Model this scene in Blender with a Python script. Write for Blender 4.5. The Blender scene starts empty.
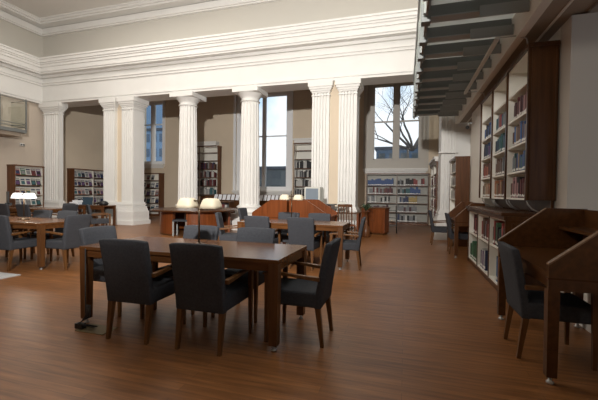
import bpy, bmesh, math, random
from mathutils import Vector, Matrix
R = random.Random(7)
PI = math.pi
S = bpy.context.scene
COL = S.collection

# ---------------------------------------------------------------- camera
def make_camera():
    cd = bpy.data.cameras.new('camera'); co = bpy.data.objects.new('camera', cd); COL.objects.link(co)
    yaw, pitch, roll = .29281748, -.02016738, .01277391
    f = Vector((-math.sin(yaw)*math.cos(pitch), math.cos(yaw)*math.cos(pitch), math.sin(pitch)))
    r = Vector((math.cos(yaw), math.sin(yaw), 0)); u = r.cross(f)
    r2 = r*math.cos(roll)+u*math.sin(roll); u2 = -r*math.sin(roll)+u*math.cos(roll)
    m = Matrix((r2, u2, -f)).transposed().to_4x4(); m.translation = Vector((0, 0, 1.3))
    co.matrix_world = m
    cd.sensor_fit = 'HORIZONTAL'; cd.sensor_width = 36; cd.lens = 352.767/598*36
    cd.clip_end = 300
    S.camera = co
make_camera()
S.view_settings.view_transform = 'Standard'; S.view_settings.look = 'None'
S.view_settings.gamma = 1; S.view_settings.use_curve_mapping = False
S.view_settings.exposure = 0.0

# ---------------------------------------------------------------- sky and lights
w = bpy.data.worlds.new('sky'); S.world = w; w.use_nodes = True
nt = w.node_tree; nt.nodes.clear()
out = nt.nodes.new('ShaderNodeOutputWorld'); bg = nt.nodes.new('ShaderNodeBackground')
tc = nt.nodes.new('ShaderNodeTexCoord'); nz = nt.nodes.new('ShaderNodeTexNoise'); cr = nt.nodes.new('ShaderNodeValToRGB')
nz.inputs['Scale'].default_value = 5; nz.inputs['Detail'].default_value = 5
cr.color_ramp.elements[0].position = .36; cr.color_ramp.elements[0].color = (.58, .78, 1, 1)
cr.color_ramp.elements[1].position = .50; cr.color_ramp.elements[1].color = (.97, 1, 1.05, 1)
nt.links.new(tc.outputs['Generated'], nz.inputs['Vector']); nt.links.new(nz.outputs['Fac'], cr.inputs['Fac'])
nt.links.new(cr.outputs['Color'], bg.inputs['Color']); nt.links.new(bg.outputs[0], out.inputs[0])
bg.inputs['Strength'].default_value = 1.25

def spot(name, loc, target, power, size, blend, radius, col):
    l = bpy.data.lights.new(name, 'SPOT'); l.energy = power; l.spot_size = math.radians(size); l.spot_blend = blend
    l.shadow_soft_size = radius; l.color = col
    o = bpy.data.objects.new(name, l); COL.objects.link(o); o.location = loc
    o.rotation_euler = (Vector(target)-Vector(loc)).to_track_quat('-Z', 'Y').to_euler()
def area(name, loc, target, power, sx, sy, col):
    l = bpy.data.lights.new(name, 'AREA'); l.shape = 'RECTANGLE'; l.size = sx; l.size_y = sy; l.energy = power; l.color = col
    o = bpy.data.objects.new(name, l); COL.objects.link(o); o.location = loc
    o.rotation_euler = (Vector(target)-Vector(loc)).to_track_quat('-Z', 'Y').to_euler()
spot('photographers_strobe', (-.8, -.6, 3.8), (-6.0, 11, 4.8), 5100, 100, 1.0, .12, (1, .965, .92))
area('ceiling_fill', (-8.5, 6.5, 7.9), (-8.5, 6.5, 0), 340, 6, 5, (1, .94, .85))  # soft ambient fill added below the ceiling, not a known fixture
area('gallery_fill', (.4, 5, 7.8), (.4, 5, 0), 150, 1.6, 9, (1, .97, .9))  # added to brighten the gallery deck and cases below; no skylight exists
area('rear_fill', (-3, 0, 7.9), (-3, 1, 0), 32, 5, 3, (1, .95, .88))  # weak overhead fill added for the near end and right side

spot('bookcase_fill_spot', (-3.2, -3, 4.4), (1.7, 6.2, 2.3), 420, 44, .8, .2, (1, .93, .84))  # added spot behind the camera that brightens the right-hand bookcases

# ---------------------------------------------------------------- materials
MC = {}
def mat(name, col, rough=.6, spec=.5, metal=0, noise=None, emit=None, bump=0):
    """noise = (scale vector, amount, second colour)"""
    if name in MC: return MC[name]
    m = bpy.data.materials.new(name); m.use_nodes = True; MC[name] = m
    t = m.node_tree; b = t.nodes['Principled BSDF']
    b.inputs['Base Color'].default_value = (*col, 1); b.inputs['Roughness'].default_value = rough
    b.inputs['Specular IOR Level'].default_value = spec; b.inputs['Metallic'].default_value = metal
    m.diffuse_color = (*col, 1)
    if noise:
        sc, c2, lo, hi = noise
        c = t.nodes.new('ShaderNodeTexCoord'); mp = t.nodes.new('ShaderNodeMapping'); n = t.nodes.new('ShaderNodeTexNoise')
        mp.inputs['Scale'].default_value = sc; n.inputs['Scale'].default_value = 1; n.inputs['Detail'].default_value = 4
        r = t.nodes.new('ShaderNodeValToRGB'); r.color_ramp.elements[0].position = lo; r.color_ramp.elements[1].position = hi
        r.color_ramp.elements[0].color = (*col, 1); r.color_ramp.elements[1].color = (*c2, 1)
        t.links.new(c.outputs['Object'], mp.inputs[0]); t.links.new(mp.outputs[0], n.inputs['Vector'])
        t.links.new(n.outputs['Fac'], r.inputs[0]); t.links.new(r.outputs[0], b.inputs['Base Color'])
        if bump:
            bp = t.nodes.new('ShaderNodeBump'); bp.inputs['Strength'].default_value = bump
            t.links.new(n.outputs['Fac'], bp.inputs['Height']); t.links.new(bp.outputs[0], b.inputs['Normal'])
    if emit:
        b.inputs['Emission Color'].default_value = (*emit[0], 1); b.inputs['Emission Strength'].default_value = emit[1]
    return m

def floor_material():
    m = bpy.data.materials.new('oak_boards'); m.use_nodes = True; t = m.node_tree; b = t.nodes['Principled BSDF']
    c = t.nodes.new('ShaderNodeTexCoord'); br = t.nodes.new('ShaderNodeTexBrick')
    br.inputs['Scale'].default_value = 1; br.inputs['Brick Width'].default_value = 1.4; br.inputs['Row Height'].default_value = .085
    br.inputs['Mortar Size'].default_value = .0015; br.inputs['Bias'].default_value = -.1; br.offset = .37; br.inputs['Mortar Smooth'].default_value = .4
    br.inputs['Color1'].default_value = (.24, .102, .034, 1); br.inputs['Color2'].default_value = (.31, .135, .046, 1); br.inputs['Mortar'].default_value = (.12, .05, .018, 1)
    mp = t.nodes.new('ShaderNodeMapping'); mp.inputs['Scale'].default_value = (2.2, 30, 1); n = t.nodes.new('ShaderNodeTexNoise'); n.inputs['Detail'].default_value = 5; n.inputs['Scale'].default_value = 1
    mx = t.nodes.new('ShaderNodeMix'); mx.data_type = 'RGBA'; mx.blend_type = 'MULTIPLY'; mx.inputs[0].default_value = 1
    r = t.nodes.new('ShaderNodeValToRGB'); r.color_ramp.elements[0].color = (.62, .58, .55, 1); r.color_ramp.elements[1].color = (1.15, 1.12, 1.1, 1)
    r.color_ramp.elements[0].position = .3; r.color_ramp.elements[1].position = .7
    L = t.links.new
    L(c.outputs['Object'], br.inputs['Vector']); L(c.outputs['Object'], mp.inputs[0]); L(mp.outputs[0], n.inputs['Vector']); L(n.outputs['Fac'], r.inputs[0])
    L(br.outputs['Color'], mx.inputs[6]); L(r.outputs[0], mx.inputs[7]); L(mx.outputs[2], b.inputs['Base Color'])
    b.inputs['Roughness'].default_value = .36; b.inputs['Specular IOR Level'].default_value = .42
    bp = t.nodes.new('ShaderNodeBump'); bp.inputs['Strength'].default_value = .05; L(n.outputs['Fac'], bp.inputs['Height']); L(bp.outputs[0], b.inputs['Normal'])
    return m

WHITE = mat('cream_paint', (.77, .76, .73), .6, noise=((1.5, 1.5, 1.5), (.73, .72, .69), .35, .75))
TAN = mat('tan_paint', (.68, .575, .44), .8, noise=((1.2, 1.2, 1.2), (.63, .53, .405), .3, .8))
LWALL = mat('warm_grey_paint', (.58, .50, .415), .8, noise=((1.2, 1.2, 1.2), (.54, .465, .385), .3, .8))
UPPER = mat('upper_wall_paint', (.54, .515, .46), .8, noise=((.8, .8, .8), (.53, .51, .46), .3, .8))
CEIL = mat('ceiling_paint', (.76, .74, .70), .85)
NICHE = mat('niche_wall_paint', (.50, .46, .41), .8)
RWALL = mat('right_wall_paint', (.74, .70, .63), .7)
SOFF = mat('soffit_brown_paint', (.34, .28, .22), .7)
def wood(name, c1, c2, rough=.32, axis='x'):
    sc = {'x': (1.5, 22, 22), 'z': (22, 22, 1.5), 'y': (22, 1.5, 22)}[axis]
    return mat(name, c1, rough, .32, noise=(sc, c2, .32, .7))
TABLEW = wood('table_walnut', (.092, .035, .011), (.150, .060, .020), .24)
LEGW = wood('table_leg_walnut', (.085, .034, .011), (.14, .058, .019), .4, 'z')
CHAIRW = wood('chair_leg_wood', (.105, .045, .014), (.17, .075, .025), .4, 'z')
DARKW = wood('dark_mahogany', (.056, .023, .008), (.10, .041, .014), .28, 'z')
DARKX = wood('dark_mahogany_top', (.050, .019, .007), (.085, .033, .012), .25, 'y')
REDW = wood('red_cherry_wood', (.125, .034, .009), (.20, .056, .016), .3, 'z')
CASEW = wood('brown_bookcase_wood', (.085, .032, .012), (.14, .054, .020), .35, 'z')
RUST = wood('orange_brown_wood', (.075, .028, .009), (.12, .046, .016), .3, 'z')
SHELFW = mat('cream_shelf_laminate', (.80, .78, .71), .5)
FABRIC = mat('charcoal_blue_fabric', (.042, .044, .051), .85, .2, noise=((60, 60, 60), (.058, .061, .069), .3, .7), bump=.15)
BLACK = mat('black_plastic', (.012, .012, .013), .4)
STEEL = mat('brushed_steel', (.50, .50, .49), .4, metal=.6)
BRONZE = mat('dark_bronze', (.07, .045, .025), .35, metal=.7)
SHADE = mat('cream_lamp_shade', (.62, .55, .41), .6)
LIT = mat('lit_white_lamp_shade', (.9, .9, .88), .5, emit=((1, .98, .95), .75))
BEIGEP = mat('beige_plastic', (.55, .55, .50), .5)
SCREEN = mat('grey_screen', (.20, .24, .28), .25)
WSCREEN = mat('screen_navy', (.03, .05, .07), .25)
PAPER = mat('white_paper', (.78, .80, .84), .7)
JOIST = mat('dark_grey_steel', (.17, .18, .175), .5)
JOISTG = mat('grey_green_steel', (.32, .33, .32), .45)
JOISTL = mat('pale_grey_steel', (.30, .31, .30), .45)
FASC = mat('pale_fascia_paint', (.80, .77, .71), .55)
MATM = mat('pale_floor_mat', (.55, .57, .58), .4)
def glass(name, tint, gl=.12):
    m = bpy.data.materials.new(name); m.use_nodes = True; t = m.node_tree; t.nodes.clear()
    o = t.nodes.new('ShaderNodeOutputMaterial'); a = t.nodes.new('ShaderNodeBsdfTransparent'); g = t.nodes.new('ShaderNodeBsdfGlossy'); x = t.nodes.new('ShaderNodeMixShader')
    a.inputs[0].default_value = (*tint, 1); g.inputs['Roughness'].default_value = .04; x.inputs[0].default_value = gl
    t.links.new(a.outputs[0], x.inputs[1]); t.links.new(g.outputs[0], x.inputs[2]); t.links.new(x.outputs[0], o.inputs[0]); return m
GLASS = glass('clear_window_glass', (.96, .98, .98), .05)
GREENG = glass('green_tinted_glass', (.96, .975, .965), .05)
DECKG = mat('frosted_deck_glass', (.46, .47, .46), .5)
_t = DECKG.node_tree; _b = _t.nodes['Principled BSDF']; _tr = _t.nodes.new('ShaderNodeBsdfTranslucent'); _m = _t.nodes.new('ShaderNodeMixShader'); _m.inputs[0].default_value = .6
_tr.inputs[0].default_value = (.72, .73, .72, 1); _t.links.new(_b.outputs[0], _m.inputs[1]); _t.links.new(_tr.outputs[0], _m.inputs[2]); _t.links.new(_m.outputs[0], _t.nodes['Material Output'].inputs[0])

# ---------------------------------------------------------------- mesh builder
class MB:
    def __init__(s): s.v = []; s.f = []; s.mi = []; s.sm = []
    def add(s, vs, fs, mi=0, sm=False):
        n = len(s.v); s.v += [tuple(p) for p in vs]; s.f += [tuple(i+n for i in f) for f in fs]; s.mi += [mi]*len(fs); s.sm += [sm]*len(fs)
    def box(s, x0, x1, y0, y1, z0, z1, mi=0):
        s.add([(x0,y0,z0),(x1,y0,z0),(x1,y1,z0),(x0,y1,z0),(x0,y0,z1),(x1,y0,z1),(x1,y1,z1),(x0,y1,z1)],
              [(0,3,2,1),(4,5,6,7),(0,1,5,4),(1,2,6,5),(2,3,7,6),(3,0,4,7)], mi); return s
    def prism(s, pts, axis, a, b, mi=0):
        """pts 2D polygon ccw; extruded along axis from a to b"""
        n = len(pts)
        def P(p, t): return {'x': (t, p[0], p[1]), 'y': (p[0], t, p[1]), 'z': (p[0], p[1], t)}[axis]
        vs = [P(p, a) for p in pts]+[P(p, b) for p in pts]
        fs = [tuple(range(n))[::-1], tuple(range(n, 2*n))]+[(i, (i+1) % n, n+(i+1) % n, n+i) for i in range(n)]
        s.add(vs, fs, mi); return s
    def taper(s, b, t, z0, z1, mi=0):
        """b,t = (x0,x1,y0,y1)"""
        s.add([(b[0],b[2],z0),(b[1],b[2],z0),(b[1],b[3],z0),(b[0],b[3],z0),(t[0],t[2],z1),(t[1],t[2],z1),(t[1],t[3],z1),(t[0],t[3],z1)],
              [(0,3,2,1),(4,5,6,7),(0,1,5,4),(1,2,6,5),(2,3,7,6),(3,0,4,7)], mi); return s
    def lathe(s, prof, cx=0, cy=0, n=24, mi=0, flute=0, fd=0, sm=True):
        vs = []; k = n*(4 if flute else 1); 
        if flute: k = flute*6
        for r, z in prof:
            for i in range(k):
                a = 2*PI*i/k; rr = r
                if flute and i % 6 in (2, 3, 4): rr = r-fd*(1 if i % 6 == 3 else .8)
                vs.append((cx+rr*math.cos(a), cy+rr*math.sin(a), z))
        fs = []
        for j in range(len(prof)-1):
            for i in range(k): fs.append((j*k+i, j*k+(i+1) % k, (j+1)*k+(i+1) % k, (j+1)*k+i))
        fs.append(tuple(range(k))[::-1]); fs.append(tuple(range((len(prof)-1)*k, len(prof)*k)))
        s.add(vs, fs[:-2], mi, sm and not flute); s.add(vs[:k], [tuple(range(k))[::-1]], mi); s.add(vs[-k:], [tuple(range(k))], mi); return s
    def tube(s, pts, r, n=8, mi=0):
        pts = [Vector(p) for p in pts]; rs = r if isinstance(r, (list, tuple)) else [r]*len(pts); vs = []
        for i, p in enumerate(pts):
            d = (pts[min(i+1, len(pts)-1)]-pts[max(i-1, 0)]).normalized()
            a = d.cross(Vector((0, 0, 1))) if abs(d.z) < .95 else d.cross(Vector((1, 0, 0))); a.normalize(); b = d.cross(a)
            for k in range(n): vs.append(p+(a*math.cos(2*PI*k/n)+b*math.sin(2*PI*k/n))*rs[i])
        fs = [(i*n+k, i*n+(k+1) % n, (i+1)*n+(k+1) % n, (i+1)*n+k) for i in range(len(pts)-1) for k in range(n)]
        s.add(vs, fs, mi, True); s.add(vs[:n], [tuple(range(n))], mi); s.add(vs[-n:], [tuple(range(n))[::-1]], mi); return s
    def build(s, name, mats, parent=None, bevel=0, seg=2, smooth=False):
        me = bpy.data.meshes.new(name); me.from_pydata(s.v, [], s.f)
        if not isinstance(mats, (list, tuple)): mats = [mats]
        for m in mats: me.materials.append(m)
        me.polygons.foreach_set('material_index', s.mi); me.polygons.foreach_set('use_smooth', [smooth or q for q in s.sm])
        bm = bmesh.new(); bm.from_mesh(me); bmesh.ops.remove_doubles(bm, verts=bm.verts, dist=1e-5); bmesh.ops.recalc_face_normals(bm, faces=bm.faces)
        if bevel: bmesh.ops.bevel(bm, geom=bm.edges[:]+bm.verts[:], offset=bevel, segments=seg, affect='EDGES', profile=.6)
        bm.to_mesh(me); bm.free(); me.update()
        o = bpy.data.objects.new(name, me); COL.objects.link(o)
        if parent: o.parent = parent
        return o
def bx(name, m, d, parent=None, bevel=0, seg=2): return MB().box(*d).build(name, m, parent, bevel, seg)
def struct(o): o['kind'] = 'structure'; return o
def tag(o, label, cat, group=None, kind=None):
    o['label'] = label; o['category'] = cat
    if group: o['group'] = group
    if kind: o['kind'] = kind
    return o
def thing(name, label, cat, loc=(0, 0, 0), rz=0, group=None):
    o = bpy.data.objects.new(name, None); COL.objects.link(o); o.location = loc; o.rotation_euler = (0, 0, rz); o.empty_display_size = .1
    return tag(o, label, cat, group)
def kids(o): return [c for c in COL.objects if c.parent == o]
def copy_tree(o, parent=None):
    c = o.copy(); COL.objects.link(c); c.parent = parent
    for ch in kids(o): copy_tree(ch, c)
    return c

# ================================================================ ROOM
FX0, FX1, FY0, FY1 = -14.9, 4.5, -5.0, 16.9
struct(bx('floor', floor_material(), (FX0, FX1, FY0, FY1, -.15, 0)))
struct(bx('ceiling', CEIL, (-14.9, 4.5, -5, 11.7, 8.15, 8.3)))
struct(bx('wall_rear', LWALL, (-15, 4.5, -5.2, -5, -.1, 8.3)))
# left wall: plain below, entablature above
struct(bx('wall_left', LWALL, (-15, -14.7, -5, 11.6, 0, 4.9)))
struct(bx('wall_aisle_left', TAN, (-15, -14.7, 11.6, 16.5, 0, 6.5)))
struct(MB().box(-15, -14.62, -5, 11.3, 6.4, 8.15).box(-14.7, 1.75, 11.12, 11.8, 6.4, 8.15).build('wall_upper', UPPER))

# entablature: profile steps (projection outwards from face, z0, z1)
ENT = [(0, 4.85, 5.0), (.035, 4.93, 5.0), (-.02, 5.0, 5.58), (.03, 5.58, 5.66), (.07, 5.66, 5.72), (.0, 5.72, 5.9),
       (.10, 5.88, 5.97), (.30, 5.97, 6.03), (.34, 6.03, 6.20), (.38, 6.20, 6.30), (.42, 6.30, 6.36), (.46, 6.36, 6.47), (.50, 6.47, 6.53)]
mb = MB()
for p, a, b in ENT:
    mb.box(-14.5+p-.001, 1.75, 11.0-p, 11.75, a, b)
struct(mb.build('trim_1', WHITE))
mb = MB()
for p, a, b in ENT:
    mb.box(-14.75, -14.5+p, -5, 11.3, a, b)
struct(mb.build('trim_2', WHITE))
# ceiling cornice
mb = MB()
for p, a, b in [(.10, 7.66, 7.70), (.16, 7.70, 7.80), (.12, 7.80, 7.94), (.42, 7.96, 8.02), (.48, 8.02, 8.10), (.52, 8.10, 8.16)]:
    mb.box(-14.62, 1.75, 11.12-p, 11.2, a, b); mb.box(-14.7, -14.62+p, -5, 11.12-p+.001, a, b)
struct(mb.build('trim_3', WHITE))

# back wall with three window openings, wall face at y=16, reveals to 16.45
WINS = [(-13.95, -12.45, 2.75, 6.15), (-8.15, -5.30, 1.40, 6.15), (-1.72, .78, 2.42, 6.22)]
mb = MB(); x = -15
for a, b, z0, z1 in WINS:
    mb.box(x, a, 16, 16.5, 0, 6.5); mb.box(a, b, 16, 16.5, 0, z0); mb.box(a, b, 16, 16.5, z1, 6.5); x = b
mb.box(x, 1.6, 16, 16.5, 0, 6.5)
struct(mb.build('wall_back', TAN))
struct(MB().box(-14.9, 1.75, 11.74, 16.5, 6.3, 6.5).build('ceiling', SOFF)).name = 'ceiling_aisle'
struct(bx('wall_aisle_right', TAN, (1.30, 1.6, 12.0, 16.0, 0, 6.3)))

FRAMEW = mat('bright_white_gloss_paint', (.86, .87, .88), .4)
def window(idx, x0, x1, z0, z1, mh, ncol, zbar, fr, fb, paint=None):
    FW = paint or FRAMEW
    w = thing('window_%d' % idx, '', '', (0, 0, 0)); del w['label']; del w['category']; struct(w)
    y = 16.14
    fl, frr = fr
    ft = .13
    MB().box(x0, x0+fl, y-.06, y+.12, z0, z1).box(x1-frr, x1, y-.06, y+.12, z0, z1).box(x0+fl, x1-frr, y-.06, y+.12, z1-ft, z1).box(x0+fl, x1-frr, y-.06, y+.12, z0, z0+fb).build('window_frame', FW, w)
    gx = [x0+fl+(x1-x0-fl-frr)*i/ncol for i in range(ncol+1)]
    for i in range(1, ncol): bx('mullion', FW, (gx[i]-mh, gx[i]+mh, y-.05, y+.1, z0+fb, z1-ft), w)
    for i in range(ncol):
        a = gx[i]+(mh if i else 0); b = gx[i+1]-(mh if i < ncol-1 else 0)
        MB().box(a, a+.045, y, y+.06, z0+fb, z1-ft).box(b-.045, b, y, y+.06, z0+fb, z1-ft).box(a, b, y, y+.06, z0+fb, z0+fb+.05).box(a, b, y, y+.06, z1-ft-.05, z1-ft).box(a, b, y, y+.06, zbar-.03, zbar+.03).build('sash', FW, w)
        bx('window_pane', GLASS, (a+.045, b-.045, y+.025, y+.031, z0+fb+.05, z1-ft-.05), w)
    # sill with moulding
    MB().box(x0-.10, x1+.10, 15.86, 16.2, z0-.14, z0-.001).box(x0-.04, x1+.04, 15.93, 16.05, z0-.22, z0-.14).box(x0-.12, x1+.12, 15.80, 16.0, z0-.07, z0-.02).build('window_sill', WHITE, w)
    # panelled architrave
    MB().box(x0-.13, x0, 15.96, 16.02, z0, z1+.1).box(x1, x1+.13, 15.96, 16.02, z0, z1+.1).build('window_surround', FW, w)
window(1, -13.95, -12.45, 2.75, 6.15, .10, 2, 4.9, (.1, .12), .12)
window(2, -8.15, -5.30, 1.40, 6.15, .06, 2, 4.05, (.26, .20), .14)
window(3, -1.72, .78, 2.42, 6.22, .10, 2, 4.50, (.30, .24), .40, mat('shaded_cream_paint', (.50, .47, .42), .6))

# right side walls
struct(MB().box(1.75, 2.0, 5.0, 8.0, 0, 3.33).box(1.55, 2.0, 8.0, 9.7, 0, 3.33).build('wall_right', RWALL))
struct(MB().box(1.75, 2.0, 9.7, 11.95, 0, 3.33).build('wall_right_end', RWALL))
struct(bx('wall_niche_low', RWALL, (1.75, 2.0, -1, 4.7, 0, 1.1)))
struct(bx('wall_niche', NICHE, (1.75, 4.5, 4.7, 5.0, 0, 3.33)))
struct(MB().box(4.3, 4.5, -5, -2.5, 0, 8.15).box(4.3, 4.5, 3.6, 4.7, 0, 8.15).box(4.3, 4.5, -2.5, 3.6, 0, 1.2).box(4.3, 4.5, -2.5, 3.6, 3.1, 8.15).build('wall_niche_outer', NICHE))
struct(bx('baseboard_right', WHITE, (1.71, 1.75, -1, 4.95, 0, .12)))
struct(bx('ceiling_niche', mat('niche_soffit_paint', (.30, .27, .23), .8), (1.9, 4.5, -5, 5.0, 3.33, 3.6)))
# beam along the wall above the cases
mb = MB().box(1.42, 1.62, -1.5, 11.0, 3.36, 3.62, 0).box(1.62, 1.66, -1.5, 11, 3.40, 3.62, 1).box(1.66, 1.95, -1.5, 11, 3.36, 3.62, 0)
mb.box(1.32, 1.42, -1.5, 11.0, 3.32, 3.655, 1).box(1.62, 1.65, -1.5, 11, 3.35, 3.40, 1)
struct(mb.build('trim_4', [SOFF, FASC]))
struct(bx('wall_right_upper', UPPER, (1.75, 2.0, -1.5, 11.8, 3.62, 8.15)))

# ---------------------------------------------------------------- columns
def fluted_block(mb, x0, x1, y0, y1, z0, z1, n, d=.03):
    w = x1-x0; m = w*.07; p = (w-2*m)/n; pts = [(x0, y0)]
    for i in range(n):
        a = x0+m+i*p
        pts += [(a+p*.18, y0), (a+p*.28, y0+d), (a+p*.72, y0+d), (a+p*.82, y0)]
    pts += [(x1, y0), (x1, y1), (x0, y1)]
    mb.prism(pts, 'z', z0, z1)
def cap_boxes(mb, x0, x1, y0, y1, top=4.85):
    for p, a, b in [(.025, 4.40, 4.43), (.02, 4.50, 4.55), (.05, 4.55, 4.61), (.085, 4.61, 4.68), (.12, 4.68, top)]:
        mb.box(x0-p, x1+p, y0-p, y1+p, a, b)
def base_boxes(mb, x0, x1, y0, y1):
    for p, a, b in [(.03, .80, .86), (.06, .74, .80), (.035, .70, .74), (.08, .62, .70), (.10, .52, .60), (.13, .16, .52), (.17, 0, .16)]:
        mb.box(x0-p, x1+p, y0-p, y1+p, a, b)
    mb.box(x0-.09, x1+.09, y0-.09, y1+.09, .60, .62)
def pilaster(label, xs, y0, y1, n, core=None, fd=.04):
    c = thing('pilaster', label, 'pilaster', (0, 0, 0))
    mb = MB(); cb = MB(); bb = MB()
    for x0, x1 in xs:
        fluted_block(mb, x0, x1, y0, y1, .86, 4.5, n, fd); cap_boxes(cb, x0, x1, y0, y1)
    mb.build('shaft', WHITE, c); cb.build('capital', WHITE, c)
    base_boxes(bb, xs[0][0], xs[-1][1], y0, y1); bb.build('base', WHITE, c)
    if core: bx('recessed_panel', TAN, (xs[0][1], xs[1][0], y0+.12, y1-.1, .86, 4.85), c)
pilaster('single cream fluted pilaster in the left corner beside the magazine rack', [(-14.45, -13.60)], 11.02, 11.2, 6, None, .04)
pilaster('paired cream pilasters left of the round columns, tan strip between', [(-11.33, -10.77), (-10.46, -9.92)], 11.02, 11.62, 5, 1, .04)
pilaster('paired cream fluted pilasters left of the window with the tree', [(-2.92, -2.36), (-2.05, -1.49)], 11.02, 11.62, 5, 1, .055)
pe = thing('pilaster', 'cream fluted pilaster at far right beyond the narrow bookcase', 'pilaster')
mb = MB(); fluted_block(mb, .97, 1.38, 11.02, 11.9, .5, 4.84, 4, .05); mb.box(1.38, 1.75, 11.08, 11.9, .0, 4.84); mb.build('shaft', WHITE, pe)
mb = MB(); base_boxes(mb, .98, 1.4, 11.02, 11.8); mb.build('base', WHITE, pe)
mb = MB(); mb.box(.90, 1.40, 10.92, 11.06, 2.50, 2.54); mb.build('ledge', WHITE, pe)
def column(label, cx, cy=11.36):
    c = thing('round_column', label, 'column', (cx, cy, 0))
    prof = [(.350-.05*(i/10)**1.5, .86+(4.42-.86)*i/10) for i in range(11)]
    MB().lathe(prof, flute=16, fd=.035).build('shaft', WHITE, c)
    MB().lathe([(.33, 4.42), (.345, 4.44), (.33, 4.46), (.31, 4.48), (.31, 4.56), (.34, 4.58), (.35, 4.6), (.41, 4.68), (.43, 4.70)], n=40).box(-.47, .47, -.47, .47, 4.70, 4.85).build('capital', WHITE, c)
    MB().lathe([(.45, .56), (.49, .60), (.50, .64), (.48, .68), (.42, .70), (.40, .73), (.42, .76), (.45, .79), (.42, .82), (.38, .84), (.372, .861)], n=40).box(-.52, .52, -.46, .46, .42, .56).box(-.56, .56, -.5, .5, .0, .42).build('base', WHITE, c)
column('left of the two round fluted columns, behind the round desk', -7.745)
column('right of the two round fluted columns, in front of the tall window', -5.245)

# ================================================================ BOOKS AND CASES
PAGES = mat('page_edges', (.62, .58, .48), .8); TAGW = mat('white_spine_tag', (.75, .75, .72), .6)
COLS = {'black': (.015, .015, .017), 'dark blue': (.02, .04, .13), 'blue': (.03, .10, .32), 'bright blue': (.03, .17, .50), 'teal': (.03, .16, .18), 'green': (.05, .20, .09),
        'dark green': (.02, .08, .04), 'red': (.38, .04, .03), 'dark red': (.16, .02, .025), 'maroon': (.09, .02, .03), 'orange': (.50, .17, .05), 'brown': (.16, .07, .04), 'tan': (.38, .26, .14),
        'yellow': (.55, .38, .08), 'white': (.62, .62, .58), 'cream': (.55, .50, .38), 'grey': (.25, .26, .27), 'purple': (.16, .06, .22), 'pink': (.5, .25, .26)}
for k, v in COLS.items():
    g_ = sum(v)/3; mat('cloth_'+k, tuple(.75*(c_*.78+g_*.22) for c_ in v), .6)
ORD = ['first', 'second', 'third', 'fourth', 'fifth', 'sixth', 'seventh', 'eighth', 'ninth', 'tenth', 'eleventh', 'twelfth', 'thirteenth', 'fourteenth', 'fifteenth', 'sixteenth', 'seventeenth', 'eighteenth', 'nineteenth', 'twentieth', 'twenty-first', 'twenty-second', 'twenty-third', 'twenty-fourth', 'twenty-fifth', 'twenty-sixth', 'twenty-seventh', 'twenty-eighth']
def book_mesh():
    mb = MB()
    mb.box(-.5, -.42, -.5, .5, 0, 1).box(.42, .5, -.5, .5, 0, 1).box(-.42, .42, -.5, -.46, 0, 1)   # boards and spine
    mb.box(-.42, .42, -.46, .46, .02, .97, 1).box(-.44, .44, -.508, -.5, .08, .20, 2)
    me = mb.build('book', [MC['cloth_black'], PAGES, TAGW]); me['x'] = 1
    return me
proto_book = book_mesh(); BM = proto_book.data; bpy.data.objects.remove(proto_book)
nbook = 0
def put_book(M, lx, ly, lz, w, d, h, col, label, group, tilt=0):
    global nbook; nbook += 1
    o = bpy.data.objects.new('book', BM); COL.objects.link(o)
    o.material_slots[0].link = 'OBJECT'; o.material_slots[0].material = MC['cloth_'+col]
    o.matrix_world = M @ Matrix.Translation((lx, ly, lz)) @ Matrix.Rotation(tilt, 4, 'Y') @ Matrix.Diagonal((w, d, h, 1))
    tag(o, label, 'book', group)
FARM = MB(); FMATS = ['cloth_'+k for k in COLS]; nf = 0
def far_book(M, lx, ly, lz, w, d, h, col):
    vs = [M @ Vector((lx+sx*w/2, ly+sy*d/2, lz+sz*h)) for sz in (0, 1) for sx, sy in ((-1, -1), (1, -1), (1, 1), (-1, 1))]
    FARM.add(vs, [(0,3,2,1),(4,5,6,7),(0,1,5,4),(1,2,6,5),(2,3,7,6),(3,0,4,7)], FMATS.index('cloth_'+col))
def fill(M, x0, x1, yf, z, hmax, cols, where, group, start=1, wr=(.025, .045), full=.95, far=False):
    x = x0+.01; i = 0
    dm = 0
    while True:
        w = R.uniform(*wr)
        if x+w > x0+(x1-x0)*full: break
        c = cols(i, (x-x0)/(x1-x0)) if callable(cols) else R.choice(cols)
        if c:
            h = hmax*R.uniform(.66, .97); d = R.uniform(.15, .19)
            if far: far_book(M, x+w/2, yf+.03+d/2, z, w, d, h, c)
            else: put_book(M, x+w/2, yf+.03+d/2+R.uniform(0, .012), z, w, d, h, c, '%s book, %s from left, %s' % (c, ORD[min(i, 27)], where), group); i += 1
        x += w+.0015
MIX = ['black', 'dark blue', 'blue', 'teal', 'dark red', 'maroon', 'brown', 'grey', 'white', 'tan', 'dark green', 'red']

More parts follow.
